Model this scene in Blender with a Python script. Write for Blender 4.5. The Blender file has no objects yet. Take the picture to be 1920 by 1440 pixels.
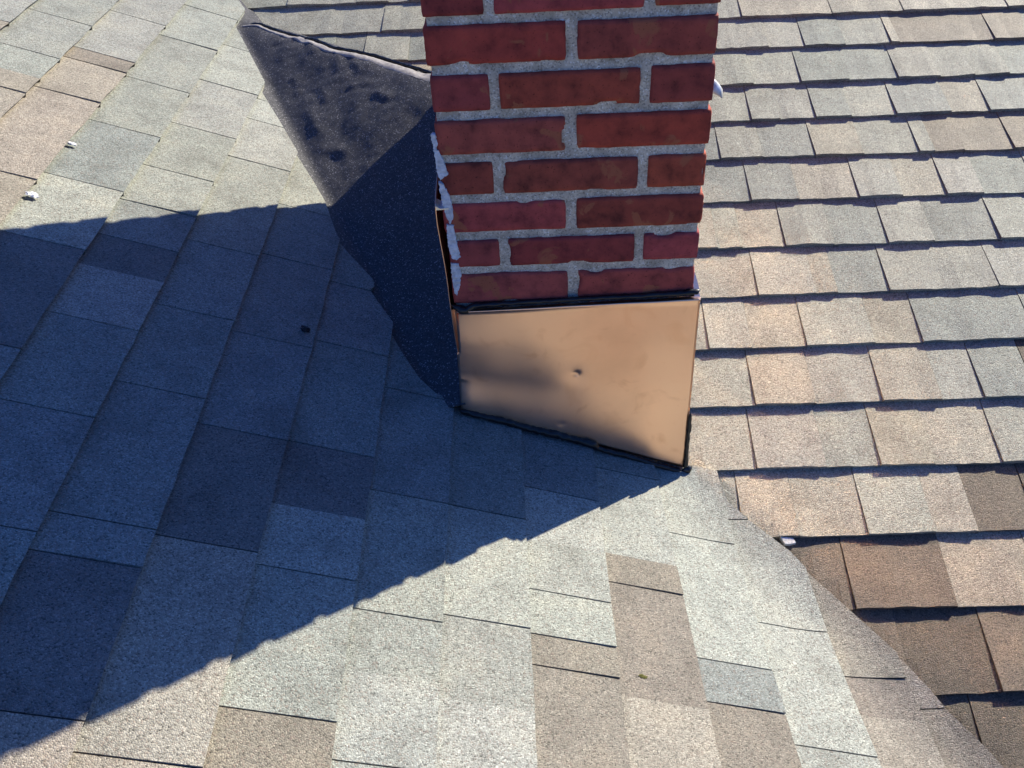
import bpy, bmesh, math, random
from mathutils import Vector, Matrix, noise
from mathutils.geometry import tessellate_polygon

S = bpy.context.scene
C = S.collection
rnd = random.Random(7)

# ------------------------------------------------------------------ camera
cam_d = bpy.data.cameras.new("camera")
cam = bpy.data.objects.new("camera", cam_d)
C.objects.link(cam)
cr, cu, cf = (.9988, .0116, -.0483), (.0298, .6373, .77), (-.0397, .7705, -.6362)
m = Matrix(((cr[0], cu[0], -cf[0], .1565), (cr[1], cu[1], -cf[1], -1.270), (cr[2], cu[2], -cf[2], .8751), (0, 0, 0, 1)))
cam.matrix_world = m
cam_d.sensor_width = 36
cam_d.lens = 31.813
cam_d.clip_start = .02
cam_d.clip_end = 2000
S.camera = cam

# ------------------------------------------------------------------ light
EL, AZ = math.radians(31), math.radians(43.7)      # azimuth from +x towards +y
SUN = Vector((math.cos(EL)*math.cos(AZ), math.cos(EL)*math.sin(AZ), math.sin(EL)))
w = bpy.data.worlds.new("World")
S.world = w
w.use_nodes = True
nt = w.node_tree
sky = nt.nodes.new('ShaderNodeTexSky')
sky.sky_type = 'NISHITA'
sky.sun_disc = False
sky.sun_elevation = EL
sky.sun_rotation = math.pi/2 - AZ
sky.altitude = 300
sky.air_density = 1.0
sky.dust_density = 1.2
sky.ozone_density = 3.0
tn = nt.nodes.new('ShaderNodeMix'); tn.data_type = 'RGBA'; tn.blend_type = 'MULTIPLY'
tn.inputs[0].default_value = 1
tn.inputs[7].default_value = (.34, .64, 1.33, 1)          # the camera's white balance leaves the sky a deep blue
nt.links.new(sky.outputs[0], tn.inputs[6]); nt.links.new(tn.outputs[2], nt.nodes['Background'].inputs[0])
nt.nodes['Background'].inputs[1].default_value = .074
sl = bpy.data.lights.new("sun", 'SUN')
sl.energy = 5.0
sl.angle = math.radians(.5)
sl.color = (1, .93, .76)
so = bpy.data.objects.new("sun", sl)
C.objects.link(so)
so.rotation_euler = SUN.to_track_quat('Z', 'Y').to_euler()
so.location = SUN*20

S.view_settings.view_transform = 'Standard'
S.view_settings.look = 'None'
S.view_settings.gamma = 1
S.view_settings.use_curve_mapping = False
S.view_settings.exposure = 0.74
S.cycles.blur_glossy = .1
S.cycles.max_bounces = 8
S.cycles.use_denoising = True

# ------------------------------------------------------------------ helpers
def tag(o, label=None, cat=None, group=None, kind=None):
    if label: o['label'] = label
    if cat: o['category'] = cat
    if group: o['group'] = group
    if kind: o['kind'] = kind
    return o

def thing(name, label, cat, loc=(0, 0, 0), group=None):
    o = bpy.data.objects.new(name, None)
    C.objects.link(o)
    o.location = loc
    o.empty_display_size = .1
    return tag(o, label, cat, group)

def obj(name, bm, mat, parent=None, smooth=False, label=None, weld=False):
    me = bpy.data.meshes.new(name)
    if weld: bmesh.ops.remove_doubles(bm, verts=bm.verts, dist=1e-5)
    bm.to_mesh(me)
    bm.free()
    o = bpy.data.objects.new(name, me)
    C.objects.link(o)
    for mm in (mat if isinstance(mat, (list, tuple)) else [mat]): me.materials.append(mm)
    if smooth:
        for p in me.polygons: p.use_smooth = True
    if parent:
        o.parent = parent
        o.matrix_parent_inverse = Matrix.Translation(-parent.location)
    if label: o['label'] = label
    return o

def material(name):
    mt = bpy.data.materials.new(name)
    mt.use_nodes = True
    n = mt.node_tree.nodes
    return mt, n, mt.node_tree.links, n['Principled BSDF']

def N(n, t, **k):
    x = n.new(t)
    for a, b in k.items(): setattr(x, a, b)
    return x

def ramp(n, stops):
    r = n.new('ShaderNodeValToRGB')
    e = r.color_ramp.elements
    while len(e) < len(stops): e.new(.5)
    for i, (p, c) in enumerate(stops):
        e[i].position = p
        e[i].color = (*c, 1) if len(c) == 3 else c
    return r

# ------------------------------------------------------------------ materials
def shingle_material(name, size=.0020, bump=.8):
    mt, n, L, B = material(name)
    tc = N(n, 'ShaderNodeTexCoord')
    at = N(n, 'ShaderNodeAttribute', attribute_name='tint')
    # granules: small cells, each one its own shade
    v = N(n, 'ShaderNodeTexVoronoi', feature='F1')
    v.inputs['Scale'].default_value = 1/size
    L.new(tc.outputs['Object'], v.inputs['Vector'])
    sep = N(n, 'ShaderNodeSeparateColor')
    L.new(v.outputs['Color'], sep.inputs[0])
    rp = ramp(n, [(0, (.36,)*3), (.16, (.76,)*3), (.5, (1.0,)*3), (.84, (1.18,)*3), (1, (1.6,)*3)])
    L.new(sep.outputs[0], rp.inputs[0])
    mul = N(n, 'ShaderNodeMix', data_type='RGBA', blend_type='MULTIPLY')
    mul.inputs[0].default_value = 1
    L.new(at.outputs['Color'], mul.inputs[6]); L.new(rp.outputs[0], mul.inputs[7])
    # blended patches of other granule colours
    nz = N(n, 'ShaderNodeTexNoise')
    nz.inputs['Scale'].default_value = 13
    nz.inputs['Detail'].default_value = 6
    nz.inputs['Roughness'].default_value = .62
    L.new(tc.outputs['Object'], nz.inputs['Vector'])
    r2 = ramp(n, [(.3, (.76, .75, .74)), (.5, (1, 1, 1)), (.72, (1.17, 1.13, 1.08))])
    L.new(nz.outputs[0], r2.inputs[0])
    mul2 = N(n, 'ShaderNodeMix', data_type='RGBA', blend_type='MULTIPLY')
    mul2.inputs[0].default_value = 1
    L.new(mul.outputs[2], mul2.inputs[6]); L.new(r2.outputs[0], mul2.inputs[7])
    # sparse warm granules
    g2 = N(n, 'ShaderNodeMath', operation='GREATER_THAN')
    g2.inputs[1].default_value = .86
    L.new(sep.outputs[1], g2.inputs[0])
    g3 = N(n, 'ShaderNodeMath', operation='MULTIPLY')
    g3.inputs[1].default_value = .45
    L.new(g2.outputs[0], g3.inputs[0])
    mx = N(n, 'ShaderNodeMix', data_type='RGBA')
    mx.inputs[7].default_value = (.26, .19, .15, 1)
    L.new(g3.outputs[0], mx.inputs[0]); L.new(mul2.outputs[2], mx.inputs[6])
    L.new(mx.outputs[2], B.inputs['Base Color'])
    B.inputs['Roughness'].default_value = .6
    B.inputs['Specular IOR Level'].default_value = .3
    # bump: granules over a gentle unevenness
    inv = N(n, 'ShaderNodeMath', operation='MULTIPLY')
    inv.inputs[1].default_value = -1
    L.new(v.outputs['Distance'], inv.inputs[0])
    ad = N(n, 'ShaderNodeMath', operation='MULTIPLY_ADD')
    ad.inputs[1].default_value = .9
    L.new(sep.outputs[2], ad.inputs[0]); L.new(inv.outputs[0], ad.inputs[2])
    b1 = N(n, 'ShaderNodeBump')
    b1.inputs['Strength'].default_value = bump
    b1.inputs['Distance'].default_value = .0011
    L.new(ad.outputs[0], b1.inputs['Height'])
    n2 = N(n, 'ShaderNodeTexNoise')
    n2.inputs['Scale'].default_value = 55
    n2.inputs['Detail'].default_value = 3
    L.new(tc.outputs['Object'], n2.inputs['Vector'])
    b2 = N(n, 'ShaderNodeBump')
    b2.inputs['Strength'].default_value = .5
    b2.inputs['Distance'].default_value = .002
    L.new(n2.outputs[0], b2.inputs['Height'])
    L.new(b2.outputs[0], b1.inputs['Normal'])
    L.new(b1.outputs[0], B.inputs['Normal'])
    return mt

M_shingle = shingle_material('asphalt_shingle')

def plain(name, col, rough=.6, spec=.4, metal=0, bump=None):
    mt, n, L, B = material(name)
    B.inputs['Base Color'].default_value = (*col, 1)
    B.inputs['Roughness'].default_value = rough
    B.inputs['Specular IOR Level'].default_value = spec
    B.inputs['Metallic'].default_value = metal
    if bump:
        tc = N(n, 'ShaderNodeTexCoord')
        z = N(n, 'ShaderNodeTexNoise')
        z.inputs['Scale'].default_value = bump[0]
        z.inputs['Detail'].default_value = 5
        L.new(tc.outputs['Object'], z.inputs['Vector'])
        b = N(n, 'ShaderNodeBump')
        b.inputs['Strength'].default_value = bump[1]
        b.inputs['Distance'].default_value = bump[2]
        L.new(z.outputs[0], b.inputs['Height'])
        L.new(b.outputs[0], B.inputs['Normal'])
        r = ramp(n, [(.3, tuple(c*.72 for c in col)), (.7, tuple(min(1, c*1.25) for c in col))])
        L.new(z.outputs[0], r.inputs[0])
        L.new(r.outputs[0], B.inputs['Base Color'])
    return mt

M_tar = plain('black_tar', (.012, .012, .013), .32, .5, 0, (90, .6, .003))
M_deck = plain('roof_felt', (.03, .03, .03), .9, .2)
M_caulk = plain('white_caulk', (.72, .73, .74), .7, .3, 0, (160, .7, .002))
M_metal = plain('bright_metal', (.80, .78, .75), .42, .5, 1)
M_lead = plain('weathered_sheet_metal', (.66, .65, .64), .38, .5, .35, (90, .4, .001))
M_clay = plain('flue_clay', (.36, .17, .10), .8, .3, 0, (40, .4, .002))
M_concrete = plain('cap_concrete', (.40, .39, .37), .9, .3, 0, (60, .5, .003))
M_lawn = plain('lawn', (.05, .085, .025), .95, .2, 0, (1.3, .3, .05))
M_moss = plain('moss', (.12, .115, .035), .95, .2, 0, (400, .8, .002))
M_scrap = plain('pale_scrap', (.62, .63, .62), .8, .3, 0, (300, .5, .001))
M_flake = plain('pale_flake', (.75, .75, .77), .6, .3, 0, (500, .5, .001))

def brick_material():
    mt, n, L, B = material('fired_brick')
    tc = N(n, 'ShaderNodeTexCoord')
    at = N(n, 'ShaderNodeAttribute', attribute_name='tint')
    z = N(n, 'ShaderNodeTexNoise'); z.inputs['Scale'].default_value = 28; z.inputs['Detail'].default_value = 7
    z.inputs['Roughness'].default_value = .6
    L.new(tc.outputs['Object'], z.inputs['Vector'])
    r = ramp(n, [(.30, (.38, .38, .44)), (.43, (.76, .76, .80)), (.54, (1, 1, 1)), (.72, (1.22, 1.20, 1.16))])
    L.new(z.outputs[0], r.inputs[0])
    mu = N(n, 'ShaderNodeMix', data_type='RGBA', blend_type='MULTIPLY'); mu.inputs[0].default_value = 1
    L.new(at.outputs['Color'], mu.inputs[6]); L.new(r.outputs[0], mu.inputs[7])
    # flaked orange patches
    v = N(n, 'ShaderNodeTexNoise'); v.inputs['Scale'].default_value = 21; v.inputs['Detail'].default_value = 4
    v.inputs['Distortion'].default_value = .6
    mp = N(n, 'ShaderNodeMapping'); mp.inputs['Location'].default_value = (3.1, .7, 5.2)
    L.new(tc.outputs['Object'], mp.inputs[0]); L.new(mp.outputs[0], v.inputs['Vector'])
    r2 = ramp(n, [(.625, (0, 0, 0)), (.66, (1, 1, 1))])
    L.new(v.outputs[0], r2.inputs[0])
    sc = N(n, 'ShaderNodeMath', operation='MULTIPLY'); sc.inputs[1].default_value = .75
    L.new(r2.outputs[0], sc.inputs[0])
    mx = N(n, 'ShaderNodeMix', data_type='RGBA'); mx.inputs[7].default_value = (.40, .13, .065, 1)
    L.new(sc.outputs[0], mx.inputs[0]); L.new(mu.outputs[2], mx.inputs[6])
    # small dark pits
    p = N(n, 'ShaderNodeTexNoise'); p.inputs['Scale'].default_value = 300; p.inputs['Detail'].default_value = 2
    L.new(tc.outputs['Object'], p.inputs['Vector'])
    r3 = ramp(n, [(.27, (.45, .45, .45)), (.36, (1, 1, 1))])
    L.new(p.outputs[0], r3.inputs[0])
    m3 = N(n, 'ShaderNodeMix', data_type='RGBA', blend_type='MULTIPLY'); m3.inputs[0].default_value = 1
    L.new(mx.outputs[2], m3.inputs[6]); L.new(r3.outputs[0], m3.inputs[7])
    L.new(m3.outputs[2], B.inputs['Base Color'])
    B.inputs['Roughness'].default_value = .8
    B.inputs['Specular IOR Level'].default_value = .3
    b = N(n, 'ShaderNodeBump'); b.inputs['Strength'].default_value = .6; b.inputs['Distance'].default_value = .0016
    ad = N(n, 'ShaderNodeMath', operation='MULTIPLY_ADD'); ad.inputs[1].default_value = .5
    L.new(p.outputs[0], ad.inputs[0]); L.new(z.outputs[0], ad.inputs[2])
    L.new(ad.outputs[0], b.inputs['Height']); L.new(b.outputs[0], B.inputs['Normal'])
    return mt
M_brick = brick_material()

def mortar_material():
    mt, n, L, B = material('sandy_mortar')
    tc = N(n, 'ShaderNodeTexCoord')
    v = N(n, 'ShaderNodeTexVoronoi'); v.inputs['Scale'].default_value = 480
    L.new(tc.outputs['Object'], v.inputs['Vector'])
    sp = N(n, 'ShaderNodeSeparateColor'); L.new(v.outputs['Color'], sp.inputs[0])
    r = ramp(n, [(0, (.38, .33, .26)), (.3, (.68, .60, .47)), (.85, (.74, .66, .52)), (.95, (.88, .84, .76))])
    L.new(sp.outputs[0], r.inputs[0])
    z = N(n, 'ShaderNodeTexNoise'); z.inputs['Scale'].default_value = 35; z.inputs['Detail'].default_value = 4
    L.new(tc.outputs['Object'], z.inputs['Vector'])
    r2 = ramp(n, [(.3, (.62, .61, .60)), (.55, (1, 1, 1)), (.75, (1.15, 1.15, 1.15))]); L.new(z.outputs[0], r2.inputs[0])
    mu = N(n, 'ShaderNodeMix', data_type='RGBA', blend_type='MULTIPLY'); mu.inputs[0].default_value = 1
    L.new(r.outputs[0], mu.inputs[6]); L.new(r2.outputs[0], mu.inputs[7])
    L.new(mu.outputs[2], B.inputs['Base Color'])
    B.inputs['Roughness'].default_value = .9
    b = N(n, 'ShaderNodeBump'); b.inputs['Strength'].default_value = .8; b.inputs['Distance'].default_value = .0018
    ad = N(n, 'ShaderNodeMath', operation='MULTIPLY_ADD'); ad.inputs[1].default_value = .6
    L.new(sp.outputs[1], ad.inputs[0]); L.new(z.outputs[0], ad.inputs[2])
    L.new(ad.outputs[0], b.inputs['Height']); L.new(b.outputs[0], B.inputs['Normal'])
    return mt
M_mortar = mortar_material()

def copper_material(name, rough, deep=False):
    mt, n, L, B = material(name)
    tc = N(n, 'ShaderNodeTexCoord')
    z = N(n, 'ShaderNodeTexNoise'); z.inputs['Scale'].default_value = 9; z.inputs['Detail'].default_value = 5
    L.new(tc.outputs['Object'], z.inputs['Vector'])
    a = (.86, .36, .16) if deep else (1.0, .625, .43)
    r = ramp(n, [(.3, tuple(c*.90 for c in a)), (.5, a), (.75, tuple(min(1, c*1.03) for c in a))])
    L.new(z.outputs[0], r.inputs[0])
    L.new(r.outputs[0], B.inputs['Base Color'])
    B.inputs['Metallic'].default_value = 1
    rr = N(n, 'ShaderNodeMapRange'); rr.inputs[3].default_value = rough-.04; rr.inputs[4].default_value = rough+.05
    L.new(z.outputs[0], rr.inputs[0]); L.new(rr.outputs[0], B.inputs['Roughness'])
    # handling stains and smudges
    st = N(n, 'ShaderNodeTexNoise'); st.inputs['Scale'].default_value = 17; st.inputs['Detail'].default_value = 7; st.inputs['Distortion'].default_value = 1.2
    L.new(tc.outputs['Object'], st.inputs['Vector'])
    sr = ramp(n, [(.28, (.88, .83, .79)), (.42, (1, 1, 1)), (.58, (1, 1, 1)), (.74, (.95, .91, .87))])
    L.new(st.outputs[0], sr.inputs[0])
    sm_ = N(n, 'ShaderNodeMix', data_type='RGBA', blend_type='MULTIPLY'); sm_.inputs[0].default_value = 1
    L.new(r.outputs[0], sm_.inputs[6]); L.new(sr.outputs[0], sm_.inputs[7])
    L.new(sm_.outputs[2], B.inputs['Base Color'])
    # faint rolling lines and a few scratches
    mp = N(n, 'ShaderNodeMapping'); mp.inputs['Scale'].default_value = (4, 4, 900)
    L.new(tc.outputs['Object'], mp.inputs[0])
    f = N(n, 'ShaderNodeTexNoise'); f.inputs['Scale'].default_value = 1; f.inputs['Detail'].default_value = 3
    L.new(mp.outputs[0], f.inputs['Vector'])
    b = N(n, 'ShaderNodeBump'); b.inputs['Strength'].default_value = .04; b.inputs['Distance'].default_value = .0004
    L.new(f.outputs[0], b.inputs['Height']); L.new(b.outputs[0], B.inputs['Normal'])
    return mt
M_copper = copper_material('copper', .30)
M_copper_side = copper_material('copper_side', .19)
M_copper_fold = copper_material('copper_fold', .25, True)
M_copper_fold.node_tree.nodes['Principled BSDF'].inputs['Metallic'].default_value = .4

def membrane_material():
    mt, n, L, B = material('black_membrane')
    tc = N(n, 'ShaderNodeTexCoord')
    v = N(n, 'ShaderNodeTexVoronoi'); v.inputs['Scale'].default_value = 520
    L.new(tc.outputs['Object'], v.inputs['Vector'])
    sp = N(n, 'ShaderNodeSeparateColor'); L.new(v.outputs['Color'], sp.inputs[0])
    r = ramp(n, [(0, (.035, .035, .038)), (.6, (.064, .062, .066)), (.93, (.095, .09, .095)), (.99, (.34, .33, .34))])
    L.new(sp.outputs[0], r.inputs[0])
    L.new(r.outputs[0], B.inputs['Base Color'])
    B.inputs['Roughness'].default_value = .62
    B.inputs['Specular IOR Level'].default_value = .35
    b = N(n, 'ShaderNodeBump'); b.inputs['Strength'].default_value = .35; b.inputs['Distance'].default_value = .001
    L.new(sp.outputs[1], b.inputs['Height'])
    z = N(n, 'ShaderNodeTexNoise'); z.inputs['Scale'].default_value = 26; z.inputs['Detail'].default_value = 4
    L.new(tc.outputs['Object'], z.inputs['Vector'])
    b2 = N(n, 'ShaderNodeBump'); b2.inputs['Strength'].default_value = .35; b2.inputs['Distance'].default_value = .006
    L.new(z.outputs[0], b2.inputs['Height']); L.new(b2.outputs[0], b.inputs['Normal'])
    L.new(b.outputs[0], B.inputs['Normal'])
    return mt
M_membrane = membrane_material()

# ------------------------------------------------------------------ the roof planes
W, D, ZR, SR, SL, PH = .406, .85, -.3854, .3041, .4404, -.0333
NX = Vector((math.cos(PH), -math.sin(PH)))          # downslope of the left slope
GY = Vector((math.sin(PH), math.cos(PH)))           # along its courses
NR = Vector((0, -SR, 1)).normalized()
NL = Vector((SL*NX.x, SL*NX.y, 1)).normalized()
def zr(x, y): return ZR + SR*y
def zl(x, y): return ZR - SL*((x-W)*NX.x + y*NX.y)
def PR(x, y, h): return Vector((x, y, zr(x, y))) + NR*h
def PL(s, t, h):
    x, y = W + s*NX.x + t*GY.x, s*NX.y + t*GY.y
    if t > .004: return Vector((x, y, ZR - SL*s)) + NL*h
    # past the valley line the cut courses fold over onto the other slope
    a, b, k = ZR-SL*s, zr(x, y)+.0085, .034
    e = max(k-abs(a-b), 0)/k
    f = max(0, min(1, .5+(b-a)/.04))
    return Vector((x, y, max(a, b)+e*e*k*.25)) + NL.lerp(NR, f).normalized()*h

TINT = dict(w=(.40, .40, .385), g=(.335, .337, .325), b=(.275, .29, .293), t=(.365, .318, .282), n=(.150, .122, .103), k=(.205, .200, .205), q=(.36, .335, .305),
            m=(.272, .236, .208), d=(.108, .088, .074), o=(.36, .29, .23))
def tint(c, k=.06):
    f = .90*(1+rnd.uniform(-k, k))
    return [v*f*m*(1+rnd.uniform(-.015, .015)) for v, m in zip(TINT[c], (1, 1.025, .93))] + [1]

class Tiles:
    def __init__(self):
        self.bm = bmesh.new()
        self.col = self.bm.loops.layers.float_color.new('tint')
    def face(self, vs, c):
        try: f = self.bm.faces.new(vs)
        except ValueError: return
        for l in f.loops: l[self.col] = c
    def slab(self, P, u0, u1, bottom, top, hA, hB, hTop, drop, c, nu=6, nv=3, wob=.0008, seed=0.0, under=0.0):
        """u along the course, bottom(u)/top(u) give butt and upper edge; hA,hB butt heights at both ends"""
        V = []
        for j in range(nv+1):
            row = []
            for i in range(nu+1):
                a, b = i/nu, j/nv
                u = u0+(u1-u0)*a
                q = bottom(u)
                nz_ = noise.noise(Vector((u*23, q*17, seed)))
                q += (noise.noise(Vector((u*55, seed*3.1, q*9)))*.0021 if j == 0 else 0)
                q = q+(top(u)-q)*b
                hb = hA+(hB-hA)*a + nz_*wob*2
                h = hb+(hTop-hb)*b + noise.noise(Vector((u*14, q*14, 3.7)))*wob*(1-b*.6)
                row.append(self.bm.verts.new(P(u, q, h)))
            V.append(row)
        for j in range(nv):
            for i in range(nu): self.face((V[j][i], V[j][i+1], V[j+1][i+1], V[j+1][i]), c)
        # butt and both side walls
        lo = [self.bm.verts.new(P(u0+(u1-u0)*i/nu, bottom(u0+(u1-u0)*i/nu)+under, drop)) for i in range(nu+1)]
        for i in range(nu): self.face((lo[i], lo[i+1], V[0][i+1], V[0][i]), c)
        for i, u in ((0, u0), (nu, u1)):
            q0, q1 = bottom(u), top(u)
            low = [self.bm.verts.new(P(u, q0+(q1-q0)*j/nv, drop)) for j in range(nv+1)]
            for j in range(nv):
                self.face((low[j], V[j][i], V[j+1][i], low[j+1]) if i == 0 else (V[j][i], low[j], low[j+1], V[j+1][i]), c)

# ------------------------------------------------------------------ right slope (courses run along x, eave towards the camera)
RIGHT = [
(1.3543, -0.01, [(0.73, 'D'), (0.98, 'D'), (1.175, 'D'), (1.459, 'D')], 'gqqqq'),
(1.2259, -0.0134, [(0.783, 'l'), (0.88, 'D'), (0.989, 'l'), (1.109, 'D'), (1.132, 'l'), (1.383, 'D')], 'ggbgqmm'),
(1.0721, -0.0007, [(0.72, 'l'), (0.844, 'D'), (0.968, 'l'), (1.094, 'D'), (1.203, 'l'), (1.292, 'l'), (1.379, 'l')], 'ggbbgggb'),
(0.9377, 0.0005, [(0.694, 'D'), (0.767, 'l'), (0.856, 'D'), (0.946, 'l'), (1.058, 'D'), (1.194, 'l'), (1.29, 'D')], 'gggbgbqb'),
(0.8131, -0.0075, [(0.599, 'D'), (0.703, 'l'), (0.829, 'D'), (0.947, 'l'), (1.08, 'D'), (1.117, 'l'), (1.188, 'l'), (1.307, 'D')], 'bgbqggmmm'),
(0.6723, -0.0055, [(0.652, 'D'), (0.765, 'l'), (0.905, 'D'), (1.006, 'l'), (1.108, 'D'), (1.194, 'l'), (1.319, 'D')], 'bbqgqgbg'),
(0.5317, -0.0033, [(0.555, 'l'), (0.611, 'l'), (0.709, 'D'), (0.818, 'l'), (0.94, 'D'), (1.043, 'l'), (1.188, 'D')], 'ggqgbgbg'),
(0.391, 0.0038, [(0.625, 'D'), (0.751, 'l'), (0.798, 'l'), (0.91, 'D'), (1.144, 'D')], 'ggqbgg'),
(0.2548, 0.0075, [(0.5, 'D'), (0.59, 'l'), (0.705, 'D'), (0.848, 'l'), (0.947, 'D'), (1.181, 'D')], 'ggqgqbb'),
(0.1193, 0.0054, [(0.576, 'D'), (0.698, 'l'), (0.831, 'D'), (0.949, 'l'), (1.033, 'D'), (1.137, 'D')], 'gqgqgbd'),
(-0.016, -0.0003, [(0.557, 'D'), (0.691, 'l'), (0.794, 'D'), (0.898, 'l'), (1.025, 'D')], 'ggbqqg'),
(-0.1598, 0.0096, [(0.513, 'D'), (0.614, 'l'), (0.739, 'D'), (0.862, 'l'), (0.939, 'l'), (1.049, 'D')], 'gqqgqnd'),
(-0.2908, 0.0047, [(0.687, 'D'), (0.864, 'l')], 'nnt'),
(-0.4428, 0.0170, [(0.752, 'l'), (0.896, 'D')], 'ndn'),
(-0.5788, 0.0170, [(0.841, 'D')], 'dd'),
]
UP = {0: [(-0.288, 'D'), (.02, 'l'), (.2, 'D'), (.5, 'l')], -1: [(-0.580, 'D'), (-0.374, 'D'), (-0.278, 'l'), (-0.217, 'D'), (.1, 'l'), (.36, 'D'), (.55, 'l')]}
X_END, Y_TOP, Y_LOW = 4.2, 3.6, -2.3
def valley_x(y): return W + (-SR*y/SL - NX.y*y)/NX.x

rows = {}
for i, (y0, k, js, cols) in enumerate(RIGHT): rows[i] = [y0, k, list(js), cols]
y, i = 1.49, -1
while y < Y_TOP:
    rows[i] = [y, -.004, [], '']
    y += .136; i -= 1
y, i = RIGHT[-1][0]-.136, len(RIGHT)
while y > Y_LOW:
    rows[i] = [y, .012, [], '']
    y -= .136; i += 1
idx = sorted(rows)
TR = Tiles()
def right_row(i):
    y0, k, js, cols = rows[i]
    up = rows.get(i-1, [y0+.136, k, [], ''])
    tabs = []
    if js:
        xs = [(a, b) for a, b in js]
        cs = list(cols)
    else: xs, cs = [], []
    start = valley_x(y0)-.16 if y0 < 0 else (W+.012 if y0 < D-.12 else valley_x(y0+.17)-.06)
    if i in UP:
        xs = UP[i]+xs
        cs = list('ggtgg' if i == 0 else 'gggggtgg')[:len(UP[i])+1] + cs[1:]
    if y0 >= D-.12 and i not in UP:
        pre, x, q = [], (xs[0][0] if xs else .6)-.14, 0
        while x > start+.1:
            pre.insert(0, (x, 'lD'[q % 2])); x -= rnd.uniform(.08, .15); q += 1
        cs = [rnd.choice('ggbt') for _ in pre] + (cs or ['g'])
        xs = pre+xs
    if not xs:
        x = start+rnd.uniform(.1, .2); xs = [(x, 'D')]; cs = [rnd.choice('nd'), rnd.choice('ndt')] if i > 8 else list('gt')
    x, q = xs[-1][0]+rnd.uniform(.09, .17), (0 if xs[-1][1] == 'D' else 1)
    while x < X_END:
        xs.append((x, 'lD'[q % 2]))
        cs.append(rnd.choice('ggbqgbg' if i < 9 else 'qngdnq'))
        x += rnd.uniform(.08, .18); q += 1
    xs = [p for p in xs if p[0] > start+.012]
    cs = cs[-(len(xs)+1):]
    edges = [(start, '-')]+xs+[(X_END, '-')]
    hi, lo = .0018, -.0020
    for a in range(len(edges)-1):
        (x0, k0), (x1, k1) = edges[a], edges[a+1]
        hA = hi if k0 == 'D' else lo
        hB = hi if k1 == 'l' else lo
        if k0 == '-': hA = hB
        if k1 == 'D' and k0 == 'D': hB = .0
        d = rnd.uniform(-.0006, .0006)
        def vd(x, y):                         # dips under the other slope at the valley
            g = x-valley_x(y)
            return -.004*max(0, min(1, 1-(g-.03)/.02)) if y < .02 else 0
        P = lambda u, q, h: PR(u, q, h+vd(u, q))
        n = max(3, min(12, int((x1-x0)/.018)))
        gap = .0011 if k1 in 'Dl' else 0
        TR.slab(P, x0+(.0009 if k0 == 'D' else .0003), x1-gap*.5, lambda u: y0+k*u, lambda u: up[0]+up[1]*u+.03,
                hA+d, hB+d, -.0115, -.0135, [v*m for v, m in zip(tint(cs[a]), (1.28, 1.22, 1.12, 1))], n, 3, .0015, i*1.7, under=.002)  # colour gain puts the grazing sun's sheen into this slope's shingles
for i in idx: right_row(i)

# ------------------------------------------------------------------ left slope (courses run away from the camera, eave to the right)
LEFT = {
-2: (-1.432, -0.0031, [(.9, 1), (.62, 2), (.3, 1)], 'gttt'),
-1: (-1.301, -0.0031, [(1.026, 1), (0.807, 1), (0.689, 0), (0.607, 3)], 'gggtt'),
0: (-1.1834, 0.002, [(1.178, 1), (0.91, 2), (0.844, 3), (0.666, 3.5), (0.305, 3)], 'ggmttt'),
1: (-1.0527, 0.0027, [(1.382, 1), (1.134, 3), (0.849, 1), (0.601, 1), (0.352, 1), (0.135, 1), (-0.151, 1)], 'ggggbwkb'),
2: (-0.9234, 0.0022, [(1.209, 1), (0.96, 1.6), (0.704, 1), (0.491, 1.6), (0.341, 3.5), (0.209, 1), (0.107, 0), (-0.039, 1), (-0.255, 1), (-0.475, 1)], 'gwgggbkwbbb'),
3: (-0.7985, 0.0026, [(0.959, 1), (0.841, 1), (0.636, 1), (0.272, 1), (0.054, 1), (-0.158, 1), (-0.431, 1), (-0.497, 3), (-0.713, 1.5)], 'wwwgbbbbkt'),
4: (-0.6701, 0.0071, [(0.502, 1), (0.299, 1), (0.038, 1), (-0.205, 1), (-0.432, 1.5), (-0.744, 3)], 'gbbbkqt'),
5: (-0.5428, 0.0021, [(0.272, 3.5), (0.076, 1), (-0.194, 1), (-0.329, 0), (-0.445, 1.4), (-0.662, 2)], 'bbbkwgm'),
6: (-0.4231, 0.0039, [(-0.002, 1), (-0.256, 1), (-0.484, 1.5), (-0.58, 0), (-0.705, 1.5)], 'bbggwg'),
7: (-0.302, -0.0031, [(-0.248, 1), (-0.463, 2), (-0.596, 0)], 'bwgw'),
8: (-0.169, 0.0095, [(-0.163, 1), (-0.281, 0), (-0.382, 1.5), (-0.464, 3), (-0.517, 3)], 'bwwwmm'),
9: (-0.0522, -0.0169, [(-0.27, 0), (-0.332, 3), (-0.538, 0)], 'wmmt'),
10: (0.0703, -0.0254, [(-0.187, 1), (-0.444, 1.4), (-0.52, 3)], 'wwbm'),
11: (0.1805, -0.0753, [(-0.128, 2), (-0.345, 1.2), (-0.564, 1.5)], 'wwwg'),
12: (0.270, -.125, [(-0.420, 2.6), (-0.487, 0)], 'tmt'),
13: (0.395, -.10, [(-0.468, 2.6)], 'tm'),
}
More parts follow.
